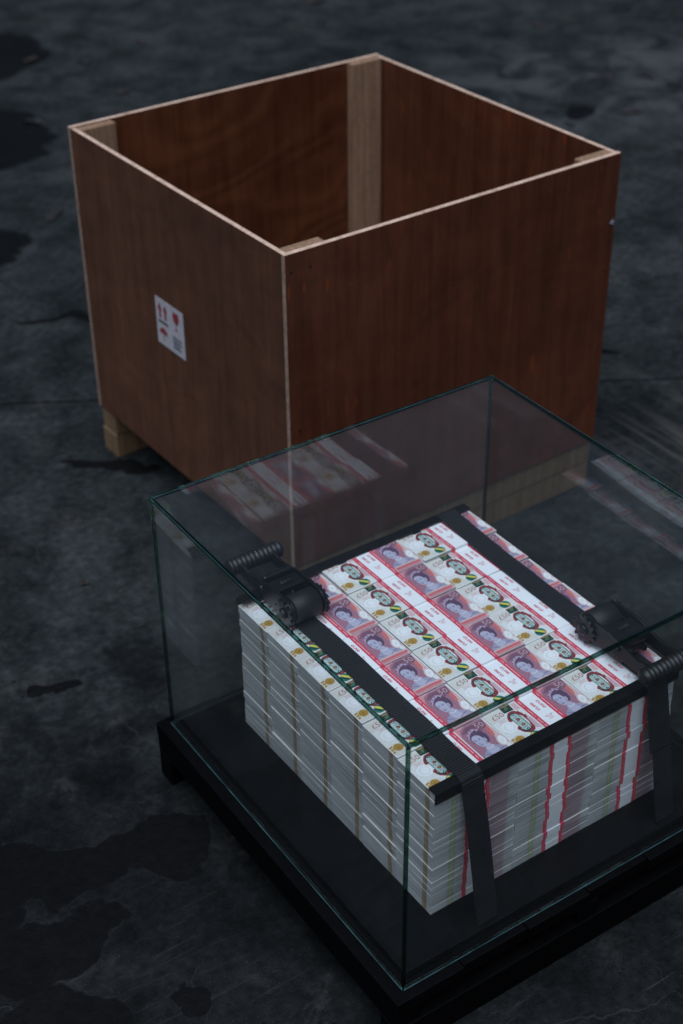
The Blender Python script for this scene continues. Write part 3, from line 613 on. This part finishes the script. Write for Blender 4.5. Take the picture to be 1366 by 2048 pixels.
def ratchet(root, loc, rz):
    """built with the drum at the origin of y and the handle towards +y; x is across the strap"""
    def put(mb, name, mat, bevel=.0006):
        o = mb.build(name, mat, root, bevel); o.location = loc; o.rotation_euler = (0, 0, rz); return o
    def circ(cy, cz, r, a0, a1, n): return [(cy + r * math.cos(R(a0 + (a1 - a0) * k / n)), cz + r * math.sin(R(a0 + (a1 - a0) * k / n))) for k in range(n + 1)]
    # base frame cheeks
    for sx in (-1, 1):
        b = MB(); prof = circ(0, .024, .019, 180, 35, 8) + [(.030, .034), (.062, .022)] + circ(.066, .010, .008, 60, -80, 5) + [(.0, .0025), (-.012, .0045)]
        x = .0235 * sx; b.prism_x(prof, x - .0011, x + .0011); put(b, 'frame_plate', M['black_metal'])
        # toothed wheel
        g_ = []
        for k in range(13):
            a = 360 * k / 13; g_ += [(.023 * math.cos(R(a)), .024 + .023 * math.sin(R(a))), (.0235 * math.cos(R(a + 9)), .024 + .0235 * math.sin(R(a + 9))), (.0175 * math.cos(R(a + 14)), .024 + .0175 * math.sin(R(a + 14)))]
        b = MB(); x = .0332 * sx; b.prism_x(g_, x - .0016, x + .0016); put(b, 'ratchet_wheel', M['worn_metal'], .0004)
        # handle arm
        b = MB(); x = .0285 * sx
        arm = circ(0, .024, .021, 235, 80, 14) + [(.020, .047), (.046, .046), (.078, .038), (.104, .034), (.126, .039)] + circ(.136, .030, .0105, 80, -90, 7) + [(.114, .015), (.090, .015), (.060, .016), (.030, .009), (.012, .003)]
        b.prism_x(arm, x - .0022, x + .0022); put(b, 'handle_arm', M['black_metal'])
        # cam lobe outside the wheel, bolt head
        b = MB(); b.lathe_x([(.0349 * sx, .009), (.0378 * sx, .0085), (.0388 * sx, .006)], 0, .024, 14); put(b, 'axle_nut', M['worn_metal'], 0)
        b = MB(); b.lathe_x([(.0308 * sx, .0055), (.0336 * sx, .005)], .066, .030, 10); put(b, 'rivet', M['worn_metal'], 0)
        b = MB(); b.lathe_x([(.0248 * sx, .005), (.0285 * sx, .0046)], .064, .011, 10); put(b, 'rivet', M['worn_metal'], 0)
        # flare from the arm out to the grip end
        b = MB(); x0, x1 = sorted((.0308 * sx, .046 * sx)); b.box(x0, x1, .129, .143, .023, .037); put(b, 'grip_lug', M['black_metal'], .003)
    # drum of wound webbing
    b = MB(); b.lathe_x([(-.0222, .0205), (-.021, .0222), (.021, .0222), (.0222, .0205)], 0, .0245, 36); o = put(b, 'webbing_drum', M['wound'], 0)
    b = MB(); b.lathe_x([(-.0225, .006), (.0225, .006)], .064, .011, 14); put(b, 'anchor_bolt', M['worn_metal'], 0)
    # pawl plate with its slot, and finger tab
    b = MB(); b.box(-.0260, .0260, .032, .060, .0375, .040); put(b, 'pawl_plate', M['black_metal'], .0012)
    b = MB(); b.box(-.010, .010, .042, .048, .0402, .043); put(b, 'pawl_stop', M['worn_metal'], .001)
    b = MB(); b.box(-.026, .026, .064, .076, .030, .046); put(b, 'release_tab', M['black_metal'], .004)
    # ribbed grip
    pr = []; n = 12; L = .094
    for k in range(n):
        x = -L / 2 + L * k / n; w = L / n; pr += [(x, .0112), (x + w * .22, .0136), (x + w * .62, .0136), (x + w * .84, .0112)]
    pr = [(-L / 2 - .002, .006)] + pr + [(L / 2, .0112), (L / 2 + .002, .006)]
    b = MB(); b.lathe_x(pr, .136, .0305, 22); put(b, 'grip', M['rubber'], 0)
M['wound'] = plain('wound_webbing', (.0065, .007, .0085), .55, .35, 500, 0, .35, .4)

e_ = .0012
def strap(name, label, x0, x1, col, y_ratchet, rz, tail):
    root = empty(name, SP((x0 + x1) / 2, 0, ZS)); tag(root, label, 'ratchet strap', 'black ratchet straps over the banknotes')
    def z(r): return top_z(col, r) + e_ + (.0016 if col == 0 and r > 0 else 0)
    zf = ZF + .0045; zb = ZS + HS + .0137 + .0045
    path = [(-.053, ZS + .0015), (-.036, ZS + .085), (-.0075, zf - .022), (-.0062, zf - .006), (-.004, zf + .0005), (.014, zf + .0005), (.05, z(0) + .002)]
    for r in range(1, 5): path.append((r * PY + .03, z(r) + .0008))
    path += [(5 * PY + .002, z(5) - .0005), (YB - .02, max(z(5), zb - .001)), (YB - .013, zb + .0003), (YB + .004, zb + .0003), (YB + .0075, zb - .006), (YB + .009, zb - .022), (YB + .024, ZS + .09), (YB + .040, ZS + .0015)]
    path = [(a, b_ ) for a, b_ in path][::-1]      # from the rear up and over, so the outer side faces out
    me = webbing(path[::-1], x0, x1)
    o = bpy.data.objects.new('webbing', me); link(o, root); o.matrix_parent_inverse = Matrix.Translation(-root.location); o.matrix_basis = SM
    if tail:
        me = webbing([(-.0285, ZS + .125), (-.016, ZS + .185), (-.0112, zf - .022), (-.009, zf - .005), (-.004, zf + .003), (.02, zf + .0045)], x0 - .006, x1 - .004)
        o = bpy.data.objects.new('webbing_tail', me); link(o, root); o.matrix_parent_inverse = Matrix.Translation(-root.location); o.matrix_basis = SM
    tmp = empty('tmp'); r0 = SP((x0 + x1) / 2, y_ratchet[0], y_ratchet[1]) - root.location
    bpy.data.objects.remove(tmp)
    ratchet(root, r0, rz + YAW)
strap('ratchet_strap', 'black ratchet strap with its handle overhanging the rear bar', .0405, .0765, 0, (.400, top_z(0, 4) + .0050), 0, False)
strap('ratchet_strap', 'black ratchet strap with its handle overhanging the front bar', .3798, .4155, 2, (.118, top_z(2, 1) + .0035), math.pi, True)

# ------------------------------------------------------------------ fallen leaves and grit on the floor
LEAF = plain('dead_leaf', (.008, .006, .005), .7, .4, 60); LEAF2 = plain('rust_leaf', (.020, .010, .0055), .7, .4, 60); GRIT = plain('pale_grit', (.14, .135, .125), .8, .3, 60)
def leaf(x, y, s, rz, mat, label, seed):
    rr = random.Random(seed); b = MB(); n = 12; pts = []
    for k in range(n):
        a = 2 * math.pi * k / n; r = s * (.55 + .45 * abs(math.cos(a))) * rr.uniform(.75, 1.15); pts.append((r * math.cos(a), r * .6 * math.sin(a), .002 + .008 * abs(math.sin(a)) * rr.random()))
    c0 = (0, 0, .0015); c1 = (0, 0, .0005)
    for k in range(n):
        q, w = pts[k], pts[(k + 1) % n]; b.face([c0, q, w], 0, True); b.face([c1, (w[0], w[1], w[2] - .001), (q[0], q[1], q[2] - .001)], 0, True)
    o = b.build('fallen_leaf', mat, None, recalc=False); o.location = (x, y, .0005); o.rotation_euler = (0, 0, rz); tag(o, label, 'leaf', 'dead leaves on the concrete')
for i, (x, y, s, mt, lb) in enumerate((
        (2.596, 4.254, .05, LEAF2, 'dark dead leaf lying on the concrete beyond the crate'), (1.743, 4.196, .03, LEAF2, 'rust brown leaf lying on concrete near the far slab joint'),
        (1.299, 4.24, .035, LEAF2, 'rust brown leaf lying at the edge of the far oil stain'), (1.449, 4.095, .03, LEAF, 'dark dead leaf lying on the concrete beyond the crate'),
        (1.422, 3.708, .05, LEAF, 'dark dead leaf lying on the concrete beyond the crate'), (1.027, 3.598, .045, LEAF, 'dark dead leaf lying on the concrete beyond the crate'),
        (.739, 2.833, .05, LEAF, 'dark dead leaf lying on the concrete beyond the crate'), (3.127, 3.457, .035, LEAF2, 'rust brown leaf lying alone on the pale concrete past the crate'),
        (2.921, 2.823, .045, LEAF, 'dark dead leaf lying on the concrete beyond the crate'), (2.731, 2.502, .045, LEAF, 'dark dead leaf lying on the concrete beyond the crate'),
        (3.045, 2.733, .035, LEAF, 'dark dead leaf lying on the concrete beyond the crate'), (2.512, 2.677, .03, LEAF, 'dark dead leaf lying on the concrete beyond the crate'),
        (2.483, 2.528, .03, LEAF, 'dark dead leaf lying on the concrete beyond the crate'), (.005, 1.126, .010, LEAF2, 'tiny rust leaf scrap on concrete between case and crate'))):
    leaf(x, y, s, i * 1.7, mt, lb, i)
